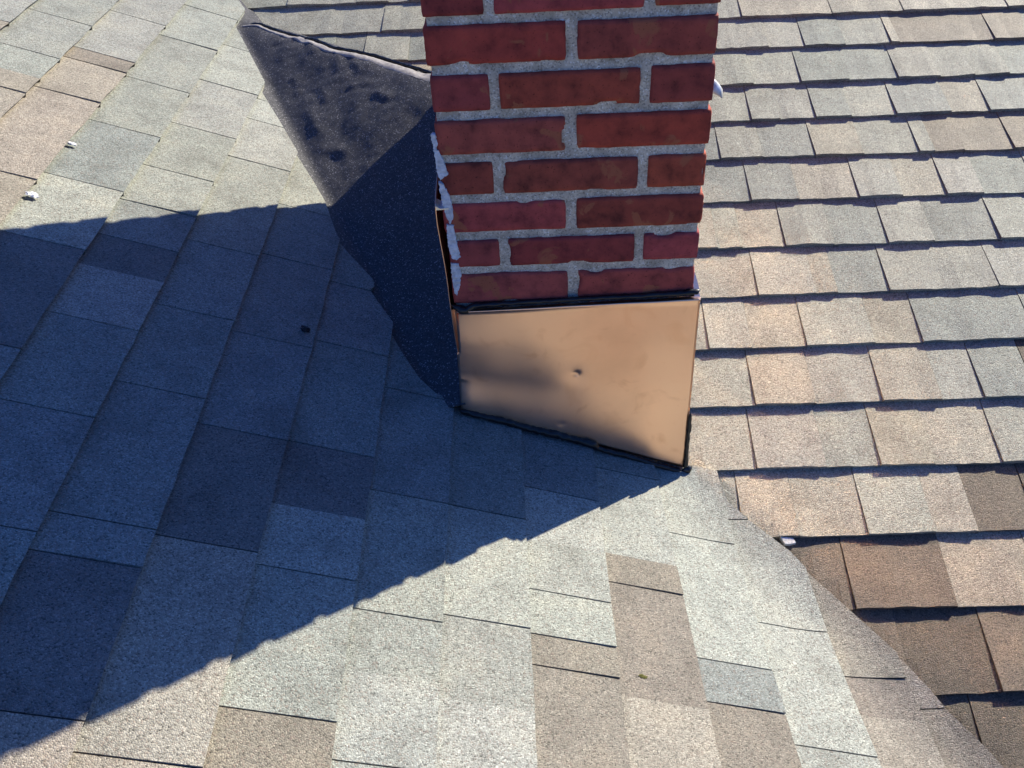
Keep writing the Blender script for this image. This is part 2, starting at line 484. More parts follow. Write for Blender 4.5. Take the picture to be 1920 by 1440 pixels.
CUT = [(-2.42, 3.9), (-1.121, 1.633), (-1.075, 1.535), (-1.048, 1.48), (-1.047, 1.354), (-1.01, 1.265), (-0.958, 1.139), (-0.92, 1.046), (-0.918, 1.002), (-0.866, 0.892), (-0.806, 0.76), (-0.794, 0.733), (-0.746, 0.634), (-0.714, 0.562), (-0.675, 0.436), (-0.645, 0.39), (-0.591, 0.315), (-0.586, 0.29), (-0.592, 0.276), (-0.576, 0.245), (-0.542, 0.185), (-0.54, 0.156), (-0.523, 0.117), (-0.485, 0.045), (-0.455, 0.012), (-0.424, .004), (-0.407, 0.0), (-0.279, -0.002), (-0.169, -0.002), (-0.076, -0.002), (-0.006, -0.003), (.017, -.012), (.045, -.020), (.071, -.028), (.082, -.090), (.121, -.135), (.149, -.164), (.176, -.192), (.205, -.236), (.258, -.302), (.329, -.393), (.357, -.436), (.374, -.468), (.418, -.528), (.455, -.591), (.493, -.664), (1.77, -2.56)]
# keep the swept chimney front just clear of the brick face
REGION = CUT + [(1.7, -2.6), (-4.2, -2.6), (-4.2, 3.9)]

def inside(p, poly):
    c = False
    j = len(poly)-1
    for i in range(len(poly)):
        a, b = poly[i], poly[j]
        if (a[1] > p[1]) != (b[1] > p[1]) and p[0] < (b[0]-a[0])*(p[1]-a[1])/(b[1]-a[1])+a[0]: c = not c
        j = i
    return c
def clip(subj, quad):
    out = subj
    for i in range(4):
        a, b = quad[i], quad[(i+1) % 4]
        def side(p): return (b[0]-a[0])*(p[1]-a[1])-(b[1]-a[1])*(p[0]-a[0])
        src, out = out, []
        for k in range(len(src)):
            p, q = src[k], src[(k+1) % len(src)]
            sp, sq = side(p), side(q)
            if sp >= 0: out.append(p)
            if (sp >= 0) != (sq >= 0):
                t = sp/(sp-sq)
                out.append((p[0]+(q[0]-p[0])*t, p[1]+(q[1]-p[1])*t))
        if not out: return []
    return out

TL = Tiles()
lrows = {k: list(v) for k, v in LEFT.items()}
s, i = -1.432-.128, -3
while s > -4.1:
    lrows[i] = [s, -.003, [], '']
    s -= .128; i -= 1
s, i = .442+.125, 14
while s < 1.8:
    lrows[i] = [s, -.02, [], '']
    s += .125; i += 1
def left_row(i):
    a0, b0, js, cols = lrows[i]
    up = lrows.get(i-1, [a0-.128, b0, [], ''])
    js, cs = list(js), list(cols)
    if not js: js, cs = [(rnd.uniform(-.2, .2), 2)], [rnd.choice('gtw'), rnd.choice('gtm')]
    t = js[0][0]+rnd.uniform(.2, .33)
    while t < 3.8:
        js.insert(0, (t, rnd.choice((1, 1, 2.5)))); cs.insert(0, rnd.choice('ggwbt')); t += rnd.uniform(.15, .33)
    t = js[-1][0]-rnd.uniform(.2, .33)
    while t > -2.5:
        js.append((t, rnd.choice((1, 1, 2.5)))); cs.append(rnd.choice('mtgt')); t -= rnd.uniform(.15, .33)
    E = [(3.9, 0)]+js+[(-2.6, 0)]
    sb = lambda t: a0+b0*t
    st = lambda t: up[0]+up[1]*t-.03
    for k in range(len(E)-1):
        (t1, e1), (t0, e0) = E[k], E[k+1]          # t1 the far end, t0 the near end
        hF = 0.0-.0004*e1*.5
        hN = .001*(e0-1)+.0003 if e0 > 1 else .0007*e0
        c = tint(cs[k])
        q = [(sb(t0), t0), (sb(t1), t1), (st(t1), t1), (st(t0), t0)]
        pts = [(u[0]+(v[0]-u[0])*f/7, u[1]+(v[1]-u[1])*f/7) for u, v in zip(q, q[1:]+q[:1]) for f in range(7)]
        ins = [inside(p, REGION) for p in pts]
        gap = (.0018 if e0 >= 1 else 0)
        g1 = 0
        P = lambda u, qq, h: PL(qq, u, h)
        crossing = any(inside(v, q) for v in CUT)
        if all(ins) and not crossing and not (i >= 8 and t0 < .05 and t1 > -.8):
            TL.slab(P, t0+gap, t1-g1, sb, st, hN, hF, -.0115, -.0140, c, max(3, int((t1-t0)/.035)), 3, .0008, i*2.3, under=-.010)
        elif any(ins) or crossing:
            ta, tb = t0+gap, t1
            def hh(p):
                f = (p[1]-t0)/(t1-t0)
                hb = hN+(hF-hN)*f
                v = (sb(p[1])-p[0])/(sb(p[1])-st(p[1]))
                return hb+(-.0105-hb)*max(0, min(1, v))
            m_, n_ = max(2, int((tb-ta)/.022)), 8
            def at(a, b):
                t = ta+(tb-ta)*a/m_
                return (sb(t)+(st(t)-sb(t))*b/n_, t)
            def inner(p, q):                  # an edge along one of the inside cutting lines
                for z0, z1, cnt in (((p[1]-ta)/(tb-ta)*m_, (q[1]-ta)/(tb-ta)*m_, m_),
                                    ((p[0]-sb(p[1]))/(st(p[1])-sb(p[1]))*n_, (q[0]-sb(q[1]))/(st(q[1])-sb(q[1]))*n_, n_)):
                    k0 = round(z0)
                    if abs(z0-k0) < 1e-3 and abs(z1-k0) < 1e-3 and 0 < k0 < cnt: return True
                return False
            for a in range(m_):
                for b in range(n_):
                    quad = [at(a, b), at(a+1, b), at(a+1, b+1), at(a, b+1)]
                    poly = clip(REGION, quad)
                    if len(poly) < 3: poly = clip(REGION, quad[::-1])
                    cl = []
                    for p in poly:
                        if not cl or (abs(p[0]-cl[-1][0])+abs(p[1]-cl[-1][1])) > 1e-6: cl.append(p)
                    if len(cl) > 2 and abs(cl[0][0]-cl[-1][0])+abs(cl[0][1]-cl[-1][1]) < 1e-6: cl.pop()
                    if len(cl) < 3: continue
                    top = [TL.bm.verts.new(PL(p[0], p[1], hh(p))) for p in cl]
                    for tri in tessellate_polygon([[Vector((p[0], p[1], 0)) for p in cl]]):
                        f = [top[k_] for k_ in tri]
                        nn = (f[1].co-f[0].co).cross(f[2].co-f[0].co)
                        TL.face(f if nn.z > 0 else f[::-1], c)
                    for k_ in range(len(cl)):
                        p, q_ = cl[k_], cl[(k_+1) % len(cl)]
                        if inner(p, q_): continue
                        lo = [TL.bm.verts.new(PL(v[0], v[1], -.0125)) for v in (p, q_)]
                        TL.face((lo[0], lo[1], top[(k_+1) % len(cl)], top[k_]), c)
for i in sorted(lrows): left_row(i)

roof = thing('house_roof', 'weathered asphalt shingle roof, two slopes meeting in a valley below the chimney', 'roof', (W, 0, ZR))
obj('roof_slope', TR.bm, M_shingle, roof, label='slope with level grey and brown shingle courses right of the chimney')
obj('roof_slope', TL.bm, M_shingle, roof, label='half shaded slope whose shingle courses run away from the viewer')
bm = bmesh.new()                                    # felted deck under the shingles
def sheet(bm, pts):
    v = [bm.verts.new(p) for p in pts]
    bm.faces.new(v)
yt, yb = 3.7, -2.45
sheet(bm, [PR(valley_x(yb)-.05, yb, -.03), PR(X_END+.05, yb, -.03), PR(X_END+.05, yt, -.03), PR(valley_x(yt)-.05, yt, -.03)])
sheet(bm, [(-4.3, yb, zl(-4.3, yb)-.035), (valley_x(yb)+.05, yb, zl(valley_x(yb)+.05, yb)-.035), (valley_x(yt)+.05, yt, zl(valley_x(yt)+.05, yt)-.035), (-4.3, yt, zl(-4.3, yt)-.035)])
obj('roof_deck', bm, M_deck, roof)

# ------------------------------------------------------------------ chimney
chim = thing('brick_chimney', 'square red brick chimney with thick sandy mortar joints rising from the roof', 'chimney', (W/2, D/2, -.4))
BED, JT = .0677, .0138
def zj(k): return k*BED + {1: .004, 2: -.001}.get(k, -.0008)
ZB, ZT = -.56, 1.34
K0, K1 = -8, 20
bmB = bmesh.new()
colB = bmB.loops.layers.float_color.new('tint')
def brick(x0, x1, y0, y1, z0, z1, seed, fine):
    """a block with rounded, uneven arrises"""
    n0 = len(bmB.verts)
    sx, sy, sz = x1-x0, y1-y0, z1-z0
    g = .006 if fine else .016
    nx, ny, nz_ = max(2, min(34, int(sx/g))), max(2, min(34, int(sy/g))), max(2, int(sz/g))
    cen = Vector(((x0+x1)/2, (y0+y1)/2, (z0+z1)/2))
    base = (.40, .074, .050)
    f = .74+.46*rnd.random()
    c = [base[0]*f*(1+rnd.uniform(-.08, .08)), base[1]*f*(1+rnd.uniform(-.12, .2)), base[2]*f*(1+rnd.uniform(-.2, .45)), 1]
    half = Vector((sx/2, sy/2, sz/2))
    rr = .0032
    def pt(p):
        q = Vector([max(-h+rr, min(h-rr, v)) for v, h in zip(p, half)])
        d = Vector(p)-q
        if d.length > 1e-9: d = d.normalized()*rr
        r = q+d
        w_ = cen+r
        n1 = noise.noise(w_*38+Vector((seed, 0, 0)))
        n2 = noise.noise(w_*120+Vector((0, seed, 0)))
        edge = min(1, max(0, sum(1 for v, h in zip(p, half) if abs(v) > h-.004)-1))
        k = 1 - .0
        amt = n1*.0006+n2*.0008+.0004*noise.noise(w_*240) + (-.0014*abs(noise.noise(w_*26+Vector((0, 0, seed)))) if edge else 0)
        # an occasional knocked-off corner
        ch = noise.noise(w_*15+Vector((seed*.7, 5, 1)))
        if edge and ch > .34: amt -= (ch-.34)*.04
        return w_ + r.normalized()*amt
    cache = {}
    def vert(i, j, k):
        key = (i, j, k)
        if key not in cache:
            cache[key] = bmB.verts.new(pt((-half.x+sx*i/nx, -half.y+sy*j/ny, -half.z+sz*k/nz_)))
        return cache[key]
    def quad(a, b, c_, d):
        fc = bmB.faces.new((a, b, c_, d))
        fc.smooth = True
        for l in fc.loops: l[colB] = c
    for i in range(nx):
        for k in range(nz_):
            quad(vert(i, 0, k), vert(i+1, 0, k), vert(i+1, 0, k+1), vert(i, 0, k+1))
            quad(vert(i+1, ny, k), vert(i, ny, k), vert(i, ny, k+1), vert(i+1, ny, k+1))
    for j in range(ny):
        for k in range(nz_):
            quad(vert(0, j+1, k), vert(0, j, k), vert(0, j, k+1), vert(0, j+1, k+1))
            quad(vert(nx, j, k), vert(nx, j+1, k), vert(nx, j+1, k+1), vert(nx, j, k+1))
    for i in range(nx):
        for j in range(ny):
            quad(vert(i, j, nz_), vert(i+1, j, nz_), vert(i+1, j+1, nz_), vert(i, j+1, nz_))
            quad(vert(i, j+1, 0), vert(i+1, j+1, 0), vert(i+1, j, 0), vert(i, j, 0))
for k in range(K0, K1):
    z0, z1 = zj(k)+JT*.5, zj(k+1)-JT*.5
    fine = 0 <= k <= 8
    J = JT*.5
    def jig(): return rnd.uniform(-.0022, .0022)
    bw = .094
    if k % 2 == 0:       # two stretchers in front, side courses start behind them
        jx = W*.497+jig()
        fr = [(-.0+jig(), jx-J-.001), (jx+J+.001, W+jig())]
        ys = [bw+JT, bw+JT+.2, bw+2*JT+.2+.2-.016, D]
    else:                # header end, stretcher, header end
        ja, jb = W*.222+jig(), W*.762+jig()
        fr = [(jig(), ja-J), (ja+J, jb-J), (jb+J, W+jig())]
        ys = None
    for n, (a, b) in enumerate(fr):
        dy = bw if (k % 2 == 0 or n == 1) else .2
        brick(a, b, jig()*.6, dy, z0+jig()*.5, z1+jig()*.5, k*3.3+n*7.1, fine)
    y = (bw+JT) if k % 2 == 0 else .2+JT
    q = 0
    while y < D-.06:
        y1 = min(y+.2, D-.0)
        if D-y1 < .05: y1 = D
        for side in (0, 1):
            a, b = (jig(), bw) if side == 0 else (W-bw, W+jig())
            brick(a, b, y, y1, z0, z1, k*5.1+q+side*31, False)
        y = y1+JT; q += 1
    # rear withe
    a = bw+JT
    brick(a, W-a, D-bw, D+jig(), z0, z1, k*9.7, False)
obj('brickwork', bmB, M_brick, chim)
# mortar body, set back from the brick faces with an uneven sanded skin
bm = bmesh.new()
nxm, nzm, nym = 70, 120, 30
REC = .0045
def mgrid(f, nu, nv, flip):
    V = [[bm.verts.new(f(i/nu, j/nv)) for i in range(nu+1)] for j in range(nv+1)]
    for j in range(nv):
        for i in range(nu):
            q = (V[j][i], V[j][i+1], V[j+1][i+1], V[j+1][i])
            fc = bm.faces.new(q if not flip else q[::-1]); fc.smooth = True
def mz(p, n_):
    return p + n_*(noise.noise(p*60)*.0016+noise.noise(p*22)*.0016)
mgrid(lambda u, v: mz(Vector((REC+(W-2*REC)*u, REC, ZB+(ZT-ZB)*v)), Vector((0, -1, 0))), nxm, nzm*2, False)
mgrid(lambda u, v: mz(Vector((REC+(W-2*REC)*u, D-REC, ZB+(ZT-ZB)*v)), Vector((0, 1, 0))), 30, nzm, True)
mgrid(lambda u, v: mz(Vector((REC, REC+(D-2*REC)*u, ZB+(ZT-ZB)*v)), Vector((-1, 0, 0))), nym*2, nzm, True)
mgrid(lambda u, v: mz(Vector((W-REC, REC+(D-2*REC)*u, ZB+(ZT-ZB)*v)), Vector((1, 0, 0))), nym*2, nzm, False)
obj('mortar', bm, M_mortar, chim)

def box(bm, x0, x1, y0, y1, z0, z1):
    r = bmesh.ops.create_cube(bm, size=1)
    for v in r['verts']:
        v.co = Vector(((x0+x1)/2+v.co.x*(x1-x0), (y0+y1)/2+v.co.y*(y1-y0), (z0+z1)/2+v.co.z*(z1-z0)))
bm = bmesh.new()
box(bm, -.045, W+.045, -.045, D+.045, ZT-.004, ZT+.07)
bmesh.ops.bevel(bm, geom=bm.edges[:], offset=.012, segments=2, affect='EDGES')
cap = obj('chimney_cap', bm, M_concrete, chim)
for yy in (.11, .47):
    bm = bmesh.new()
    for (a, b, c_, d) in ((.09, .316, yy, yy+.02), (.09, .316, yy+.25, yy+.27), (.09, .11, yy+.02, yy+.25), (.296, .316, yy+.02, yy+.25)):
        box(bm, a, b, c_, d, ZT+.06, ZT+.2)
    obj('flue', bm, M_clay, cap)

# white caulk left on the front left arris: irregular smears with thickness
def smear(name, outline, y, thick, mat, parent, label=None):
    bm = bmesh.new()
    pts = []
    for i in range(len(outline)):
        a, b = Vector(outline[i]), Vector(outline[(i+1) % len(outline)])
        n = max(2, int((b-a).length/.0022))
        for j in range(n):
            p = a.lerp(b, j/n)
            d = Vector((noise.noise(Vector((p.x*320, p.y*320, 1))), noise.noise(Vector((p.x*320, p.y*320, 9)))))*.0022
            pts.append(p+d)
    f = [bm.verts.new((p.x, y-thick*(.6+.5*noise.noise(Vector((p.x*200, p.y*200, 4)))), p.y)) for p in pts]
    bk = [bm.verts.new((p.x, y+.006, p.y)) for p in pts]
    for tri in tessellate_polygon([[Vector((p.x, p.y, 0)) for p in pts]]):
        try: bm.faces.new([f[t] for t in tri])
        except ValueError: pass
    for i in range(len(pts)):
        j = (i+1) % len(pts)
        bm.faces.new((f[i], f[j], bk[j], bk[i]))
    bmesh.ops.recalc_face_normals(bm, faces=bm.faces)
    return obj(name, bm, mat, parent, label=label)
CAULK = [
    [(-.006, .311), (.0005, .312), (.003, .297), (-.001, .285), (-.005, .290)],
    [(-.004, .288), (.003, .286), (.010, .262), (.0135, .247), (.006, .242), (.001, .238), (-.003, .252)],
    [(-.002, .233), (.004, .231), (.012, .212), (.0145, .195), (.0145, .172), (.009, .161), (.004, .175), (-.001, .207)],
    [(.003, .160), (.014, .158), (.016, .128), (.020, .100), (.013, .094), (.006, .098), (.002, .125)],
    [(.003, .088), (.016, .087), (.018, .062), (.014, .042), (.008, .024), (.004, .030), (.003, .055)],
]
for o_ in CAULK:
    smear('caulk_residue', o_, -.001, .0022, M_caulk, chim)

# ------------------------------------------------------------------ copper on the chimney's front
cop = thing('copper_flashing', 'flat bright copper sheet covering the foot of the chimney front', 'flashing', (W/2, -.008, -.2))
bm = bmesh.new()
TLc, TRc, BLc, BRc = Vector((.004, -.003)), Vector((.4155, .0085)), Vector((.0012, -.2045)), Vector((.4150, -.379))
nu, nv = 96, 64
def cop_pt(u, v):
    p = (TLc.lerp(TRc, u)).lerp(BLc.lerp(BRc, u), v)
    x, z = p
    if v > .435: x -= .004*(1-u)**8                     # the lower left wraps a little wider
    yy = -.0085 + .0022*noise.noise(Vector((x*6.5, 1.7, z*6.5)))+.0012*noise.noise(Vector((x*14, 8.7, z*11)))
    yy -= .058*v*.21
    d = ((x-.2076)**2+(z+.1432)**2)**.5
    yy += .0040*math.exp(-(d/.0045)**2)+.0016*math.exp(-(d/.022)**2)
    d2 = ((x-.18)**2+((z+.252)*2.2)**2)**.5
    yy += .0018*math.exp(-(d2/.005)**2)
    if v < .03: yy -= .0035*(1-v/.03)                   # lip turned out along the top
    yy -= .0035*max(0, (u-.985)/.015)*0
    sm = lambda a, b: (lambda q: q*q*(3-2*q))(max(0, min(1, (v-a)/(b-a))))
    yy -= (1-u)**1.3*(.0035*sm(0, .34)+.0110*sm(.60, 1))
    e = max(0, (.02-x)/.02)
    yy += .003*e*e*(1 if v > .7 else .2)
    return Vector((x, yy, z))
V = [[bm.verts.new(cop_pt(i/nu, j/nv)) for i in range(nu+1)] for j in range(nv+1)]
for j in range(nv):
    for i in range(nu):
        bm.faces.new((V[j+1][i], V[j+1][i+1], V[j][i+1], V[j][i])).smooth = True
def back(vs, flip):
    bk = [bm.verts.new(v.co+Vector((0, .0085, 0))) for v in vs]
    for i in range(len(vs)-1):
        q = (vs[i], vs[i+1], bk[i+1], bk[i])
        bm.faces.new(q[::-1] if flip else q)
back(V[0], False); back(V[nv], True)
back([V[j][0] for j in range(nv+1)], True); back([V[j][nu] for j in range(nv+1)], False)
obj('sheet', bm, M_copper, cop)
# nail sunk in the dimple
bm = bmesh.new()
bmesh.ops.create_uvsphere(bm, u_segments=12, v_segments=8, radius=.0027)
for v in bm.verts: v.co = Vector((v.co.x+.2076, v.co.y*.5-.0045, v.co.z-.1432))
obj('nail_head', bm, plain('nail', (.18, .09, .05), .5, .4, .6), cop, True)

def bead(name, pts, rad, mat, parent, seed=1, flat=1.0, label=None, rough=.35, seg=10, step=.0035):
    """a lumpy run of sealant along a polyline; rad may be a number or one value per point"""
    P, Rr = [], []
    for i in range(len(pts)-1):
        a, b = Vector(pts[i]), Vector(pts[i+1])
        ra, rb = (rad[i], rad[i+1]) if isinstance(rad, (list, tuple)) else (rad, rad)
        n = max(1, int((b-a).length/step))
        for j in range(n):
            P.append(a.lerp(b, j/n)); Rr.append(ra+(rb-ra)*j/n)
    P.append(Vector(pts[-1])); Rr.append(rad[-1] if isinstance(rad, (list, tuple)) else rad)
    bm = bmesh.new()
    rings = []
    for i, p in enumerate(P):
        t = (P[min(i+1, len(P)-1)]-P[max(i-1, 0)]).normalized()
        a = t.cross(Vector((0, 1, 0)))
        if a.length < .1: a = t.cross(Vector((1, 0, 0)))
        a.normalize()
        b = t.cross(a).normalized()
        ring = []
        end = min(1, .25+min(i, len(P)-1-i)*.35)
        for k in range(seg):
            an = 2*math.pi*k/seg
            d = a*math.cos(an)+b*math.sin(an)*flat
            f = 1+rough*(noise.noise(p*90+d*1.2+Vector((seed, 0, 0)))+.8*noise.noise(p*230+d*2))
            ring.append(bm.verts.new(p+d*Rr[i]*f*end))
        rings.append(ring)
    for i in range(len(rings)-1):
        for k in range(seg):
            bm.faces.new((rings[i][k], rings[i][(k+1) % seg], rings[i+1][(k+1) % seg], rings[i+1][k])).smooth = True
    bm.faces.new(rings[0][::-1]); bm.faces.new(rings[-1])
    bmesh.ops.recalc_face_normals(bm, faces=bm.faces)
    return obj(name, bm, mat, parent, label=label)
ZTl, ZTr = .004, .0145
bead('sealant_bead', [(-.004, -.004, .008), (.012, -.005, -.002), (.022, -.006, -.003), (.035, -.004, .005), (.12, -.003, .0075), (.25, -.003, .011), (.36, -.003, .014), (.409, -.003, .0165), (.416, .002, .018)],
     [.003, .0075, .007, .0045, .004, .004, .0048, .0055, .004], M_tar, cop, 2, label='black tar line along the top edge of the copper')
foot = []
for x, dz in ((-.004, -.002), (.03, -.001), (.08, .001), (.12, .0), (.15, .002), (.165, .0035), (.2, .003), (.24, .004), (.246, -.003), (.30, -.002), (.36, -.004), (.41, -.002)):
    yf = -(.0245+.0115*(1-max(0, x)/.41)**1.3)
    foot.append((x, yf, zl(x, yf)+.004+dz))
bead('sealant_bead', foot, [.005, .006, .006, .006, .007, .0078, .007, .0078, .005, .0052, .005, .006], M_tar, cop, 5, label='black tar line between the copper foot and the shaded shingles')
bead('sealant_bead', [(.4165, -.019, -.240), (.4165, -.020, -.276), (.4155, -.0215, -.316), (.4165, -.0225, -.352), (.4160, -.024, -.377)], [.003, .0042, .0036, .0042, .007], M_tar, cop, 8, label='black tar run down the lower right edge of the copper')
bead('tar_blob', [(.409, -.026, -.384), (.421, -.024, -.380), (.431, -.016, -.380)], [.006, .0095, .005], plain('wet_tar', (.015, .015, .016), .08, .6, 0, (120, .8, .003)), cop, 11, label='shiny wet tar lump at the lower right corner')

# ------------------------------------------------------------------ copper on the chimney's left side
lcop = thing('copper_flashing', 'bent copper strip standing off the chimney left corner beside the black membrane', 'flashing', (-.01, .2, -.05))
bm = bmesh.new()
# front edge, from the images of its rim: x offset and height
EDGE = [(-.010, .193), (-.0105, .165), (-.0085, .13), (-.0060, .09), (-.0045, .05), (-.0045, .02), (-.0035, -.005), (-.002, -.05), (.0, -.0965), (-.001, -.15), (-.0015, -.222)]
ny = 14
V = []
for (x, z) in EDGE:
    row = []
    for j in range(ny+1):
        y = -.007+.55*(j/ny)**1.5
        zz = z+.34*max(0, y)*(1 if z > 0 else .6)
        row.append((x-.002*math.sin(j*.8)*(j > 0), y, zz))
    V.append(row)
th = .0011
F = [[bm.verts.new(p) for p in r] for r in V]
G = [[bm.verts.new((p[0]-th, p[1], p[2])) for p in r] for r in V]
for i in range(len(V)-1):
    for j in range(ny):
        bm.faces.new((F[i][j], F[i][j+1], F[i+1][j+1], F[i+1][j])).smooth = True
        bm.faces.new((G[i+1][j], G[i+1][j+1], G[i][j+1], G[i][j])).smooth = True
    bm.faces.new((F[i+1][0], G[i+1][0], G[i][0], F[i][0]))
for j in range(ny): bm.faces.new((F[0][j], G[0][j], G[0][j+1], F[0][j+1]))
obj('sheet', bm, M_copper, lcop)
# the hem beside the front sheet, that sheet's orange reflection put into its colour
bm = bmesh.new()
hem = []
for k in range(15):
    f = k/14
    z = .000-.094*f
    x0 = -.0030+.0032*f
    wd = .0088-.0025*f
    hem.append([bm.verts.new((x0+wd*a, -.0045-b, z)) for a, b in ((0, .004), (.3, .0015), (.62, .0), (1, .0055))])
for k in range(14):
    for a in range(3): bm.faces.new((hem[k+1][a], hem[k+1][a+1], hem[k][a+1], hem[k][a])).smooth = True
obj('hem', bm, M_copper_fold, lcop, label='orange folded hem reflecting the front sheet')
bm = bmesh.new()
tab = [(-.0108, -.007, .196), (-.0108, -.007, .189), (.009, -.003, .188), (.009, -.003, .1895), (-.004, -.006, .191)]
a = [bm.verts.new(p) for p in tab]
b = [bm.verts.new((p[0], p[1]+.02, p[2]+.004)) for p in tab]
bm.faces.new(a); bm.faces.new(b[::-1])
for i in range(5): bm.faces.new((a[i], a[(i+1) % 5], b[(i+1) % 5], b[i]))
bmesh.ops.recalc_face_normals(bm, faces=bm.faces)
obj('tab', bm, M_metal, lcop, label='small pale tab turned into the mortar joint')

# ------------------------------------------------------------------ copper on the chimney's right side (it throws the warm light on the right slope)
rcop = thing('copper_flashing', 'sunlit copper sheet on the hidden right face of the chimney, throwing warm light patches', 'flashing', (W+.01, .4, -.2))
bm = bmesh.new()
nu, nv = 60, 40
def rc(u, v):
    y = -.0075+.86*u
    z0 = zr(0, y)-.012
    z1 = .008+.10*y if y < .3 else .038+.05*(y-.3)
    z = z0+(z1-z0)*v
    p = Vector((0, y, z))
    x = W+.0095+.0022*noise.noise(Vector((3.3, y*6.5, z*6.5)))*1.7+.0022*noise.noise(Vector((7.1, y*13, z*10)))
    if u < .02: x = W+.0095
    return Vector((x, y, z))
V = [[bm.verts.new(rc(i/nu, j/nv)) for i in range(nu+1)] for j in range(nv+1)]
for j in range(nv):
    for i in range(nu): bm.faces.new((V[j][i], V[j][i+1], V[j+1][i+1], V[j+1][i])).smooth = True
bk = [bm.verts.new(v.co+Vector((-.009, 0, 0))) for v in V[nv]]
for i in range(nu): bm.faces.new((V[nv][i], V[nv][i+1], bk[i+1], bk[i]))
obj('sheet', bm, M_copper_side, rcop)

# ------------------------------------------------------------------ bright metal tab sticking out at the right
tabo = thing('metal_tab', 'small bright curled metal end sticking out from the right of the chimney', 'metal piece', (W, .04, .35))
bm = bmesh.new()
ns, na = 10, 12
V = []
for i in range(ns+1):
    f = i/ns
    x = W-.012+.034*f
    cz = .355-.014*f*f
    r = .0105*(1-.42*f**3)
    V.append([bm.verts.new((x, .045-r*math.cos(math.pi*k/na)*.9, cz-.006*f+1.35*r*math.sin(math.pi*(k/na*1.15-.15)))) for k in range(na+1)])
for i in range(ns):
    for k in range(na): bm.faces.new((V[i][k], V[i+1][k], V[i+1][k+1], V[i][k+1])).smooth = True
oo = obj('curl', bm, M_lead, tabo)
md = oo.modifiers.new('s', 'SOLIDIFY'); md.thickness = .0015

# ------------------------------------------------------------------ membrane over the cricket left of the chimney
A = Vector((-.69, 1.38, .077))
def p1(x, y): return zl(x, y)+.727*(x+.040+.47*y)
def p2(x, y):
    d = Vector((x-A.x, y-A.y)).dot(Vector((.64, .77)))
    return .077-.60*d
def smin(a, b, k):
    h = max(k-abs(a-b), 0)/k
    return min(a, b)-h*h*k*.25
CREASE = [(-.545, 1.20, -.47, 1.19, .016, .0065), (-.47, 1.19, -.44, 1.11, .014, .006), (-.375, 1.07, -.36, 1.00, .016, .0055), (-.33, 1.05, -.30, .97, .014, .005),
          (-.31, .92, -.27, .91, .013, .006), (-.42, .86, -.40, .80, .022, .007), (-.37, .72, -.32, .70, .026, .009), (-.24, .86, -.21, .83, .016, .005), (-.12, .93, -.09, .84, .020, .008),
          (-.48, 1.02, -.46, .96, .014, .0045), (-.20, 1.00, -.15, .96, .014, .004), (-.40, .95, -.38, .90, .012, .004)]
def mem(x, y):
    c = smin(p1(x, y), p2(x, y), .050)
    on = max(0, min(1, (p1(x, y)-zl(x, y))/.03))
    v = Vector((x, y, 0))
    c += on*(.0048*noise.noise(v*8)+.0030*noise.noise(Vector((x*20, y*14, 3)))+.0016*noise.noise(v*48))
    for x0, y0, x1, y1, wd, h in CREASE:
        L2 = (x1-x0)**2+(y1-y0)**2
        f = max(0, min(1, ((x-x0)*(x1-x0)+(y-y0)*(y1-y0))/L2))
        dx, dy = x-x0-f*(x1-x0), y-y0-f*(y1-y0)
        d = math.hypot(dx, dy)+.006*noise.noise(Vector((x*60, y*60, 8)))
        q = (dx*.6+dy*.75)/wd                     # seen from the sun: a rise, then a drop
        c += on*h*.75*math.exp(-(d/wd)**2)*(1 if q > 0 else -.6)*min(1, abs(q)*1.6)
    a = zl(x, y)-.0132
    k = .006
    h = max(k-abs(a-c), 0)/k
    return max(a, c)+h*h*k*.25
bm = bmesh.new()
VX = {}
gx, gy = .0085, .0085
nx_, ny_ = int(.97/gx), int(1.66/gy)
for i in range(nx_+1):
    for j in range(ny_+1):
        x, y = -.955+gx*i, -.034+gy*j
        # kept between the shingles (tucked 5 cm under them), the chimney and the far side of the ridge
        lim = -.5*y-.115
        d = Vector((x-A.x, y-A.y)).dot(Vector((.64, .77)))
        if x < lim or d > .11 or x > .012 or (y < -.004 and x > .012): continue
        if x > -.003 and y > .005 and y < D: x = min(x, .012)
        VX[i, j] = bm.verts.new((x, y, mem(x, y)))
for (i, j) in list(VX):
    q = [VX.get(k) for k in ((i, j), (i+1, j), (i+1, j+1), (i, j+1))]
    if all(q): bm.faces.new(q).smooth = True
mth = thing('roof_membrane', 'wrinkled black membrane over the cricket between the chimney and the left shingles', 'membrane', (-.3, .7, 0))
mo = obj('sheet', bm, M_membrane, mth)
md = mo.modifiers.new('s', 'SOLIDIFY'); md.thickness = .003; md.offset = -1
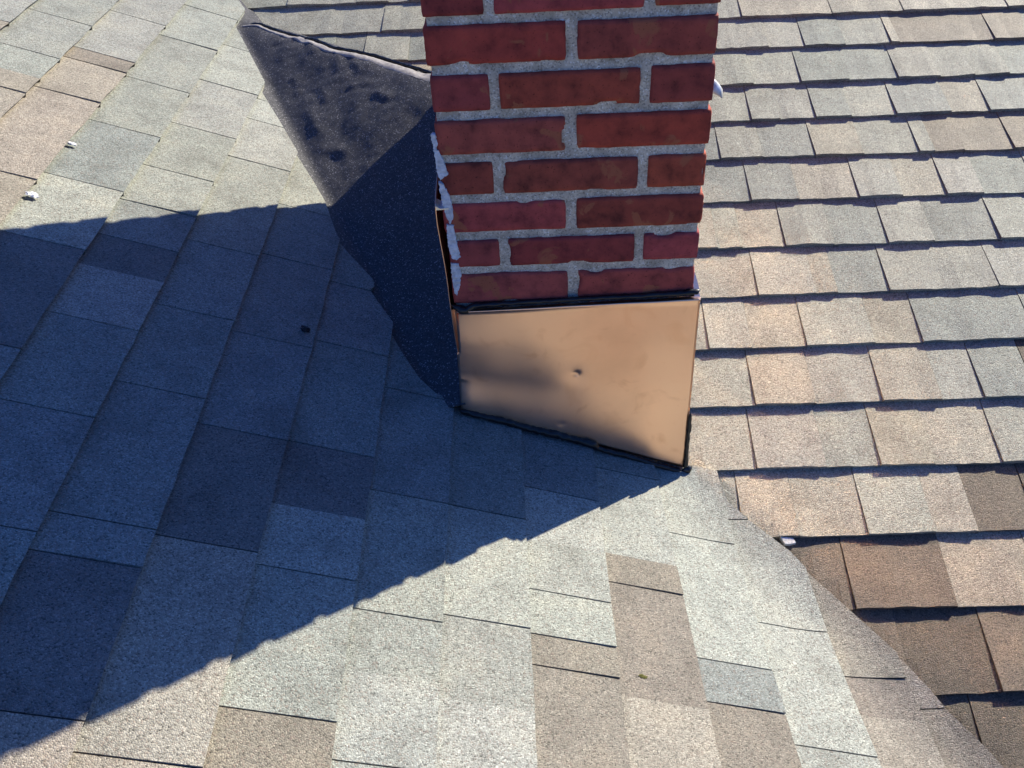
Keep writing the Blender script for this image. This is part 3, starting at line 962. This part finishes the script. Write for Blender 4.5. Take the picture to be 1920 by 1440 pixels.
# pale strip added along the ridge, and a thin dark line behind it
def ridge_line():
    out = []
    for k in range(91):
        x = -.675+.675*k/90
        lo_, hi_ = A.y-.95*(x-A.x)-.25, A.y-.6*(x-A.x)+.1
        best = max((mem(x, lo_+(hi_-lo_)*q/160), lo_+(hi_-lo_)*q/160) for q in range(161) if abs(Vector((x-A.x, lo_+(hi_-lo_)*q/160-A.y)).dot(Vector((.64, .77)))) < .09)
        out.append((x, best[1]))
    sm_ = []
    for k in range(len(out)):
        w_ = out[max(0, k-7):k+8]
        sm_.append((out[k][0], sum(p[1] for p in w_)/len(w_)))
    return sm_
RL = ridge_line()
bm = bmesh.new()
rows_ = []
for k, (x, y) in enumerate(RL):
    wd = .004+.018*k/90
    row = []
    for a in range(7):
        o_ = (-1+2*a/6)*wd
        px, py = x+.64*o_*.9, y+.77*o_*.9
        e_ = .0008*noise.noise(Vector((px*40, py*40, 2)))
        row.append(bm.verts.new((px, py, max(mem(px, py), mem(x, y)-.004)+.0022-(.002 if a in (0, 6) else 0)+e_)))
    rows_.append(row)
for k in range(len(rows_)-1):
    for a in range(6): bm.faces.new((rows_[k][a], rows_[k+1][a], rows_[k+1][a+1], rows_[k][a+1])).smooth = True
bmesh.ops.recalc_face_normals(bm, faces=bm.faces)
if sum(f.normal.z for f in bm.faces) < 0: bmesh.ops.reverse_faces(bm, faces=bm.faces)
obj('ridge_strip', bm, plain('pale_ridge_strip', (.36, .335, .32), .7, .3, 0, (110, .5, .002)), mth, label='pale strip along the top edge of the membrane')
bead('ridge_dark_line', [(x+.64*(.010+.016*k/90), y+.77*(.010+.016*k/90), mem(x, y)+.0015) for k, (x, y) in enumerate(RL)][2::4], .0042, M_tar, mth, 21, label='thin black line behind the pale strip')

# ------------------------------------------------------------------ small loose things
def crumb(name, s, t, size, mat, label, cat, seed, h=.004, sq=(1, 1, .5)):
    bm = bmesh.new()
    bmesh.ops.create_icosphere(bm, subdivisions=3, radius=1)
    for v in bm.verts:
        n_ = 1+.75*noise.noise(v.co*1.9+Vector((seed, 0, 0)))+.3*noise.noise(v.co*4.5+Vector((seed, 3, 0)))
        v.co = Vector((v.co.x*sq[0], v.co.y*sq[1], v.co.z*sq[2]))*size*n_
    p = PL(s, t, h)
    o = obj(name, bm, mat, None)
    o.location = p
    o.rotation_euler = (0, math.atan(SL), 0)
    return tag(o, label, cat)
crumb('paint_flake', -1.177, .472, .0050, M_flake, 'white flake lodged at a shingle edge, the higher of two on the sunlit left shingles', 'flake', 1, -.002, (1.7, .8, .45))
crumb('paint_flake', -1.175, .258, .0066, M_flake, 'greyish white crumpled flake just above the chimney shadow at the far left', 'flake', 7, -.002, (1.5, .9, .4))
crumb('tar_crumb', -.688, .083, .007, M_tar, 'dark crumb lying on the shaded shingles left of the membrane', 'crumb', 3, .004, (1.3, .7, .6))
crumb('moss_tuft', -.135, -.500, .0030, M_moss, 'small yellow green moss tuft in a brown shingle joint', 'moss', 5, -.0055, (2.2, 1, .3))
bm = bmesh.new()
pp = [(.578, -.154), (.600, -.157), (.604, -.166), (.594, -.168), (.584, -.168)]
a = [bm.verts.new(PR(x, y, .001)) for x, y in pp]
b = [bm.verts.new(PR(x, y, -.012)) for x, y in pp]
bm.faces.new(a[::-1]); bm.faces.new(b)
for i in range(5): bm.faces.new((a[i], a[(i+1) % 5], b[(i+1) % 5], b[i]))
bmesh.ops.recalc_face_normals(bm, faces=bm.faces)
tag(obj('shingle_scrap', bm, M_scrap), 'pale grey scrap of shingle poking out at the valley under a dark course edge', 'scrap')

# ------------------------------------------------------------------ ground far below the roof
bm = bmesh.new()
sheet(bm, [(-600, -600, -5.5), (600, -600, -5.5), (600, 600, -5.5), (-600, 600, -5.5)])
tag(obj('ground', bm, M_lawn), kind='structure')
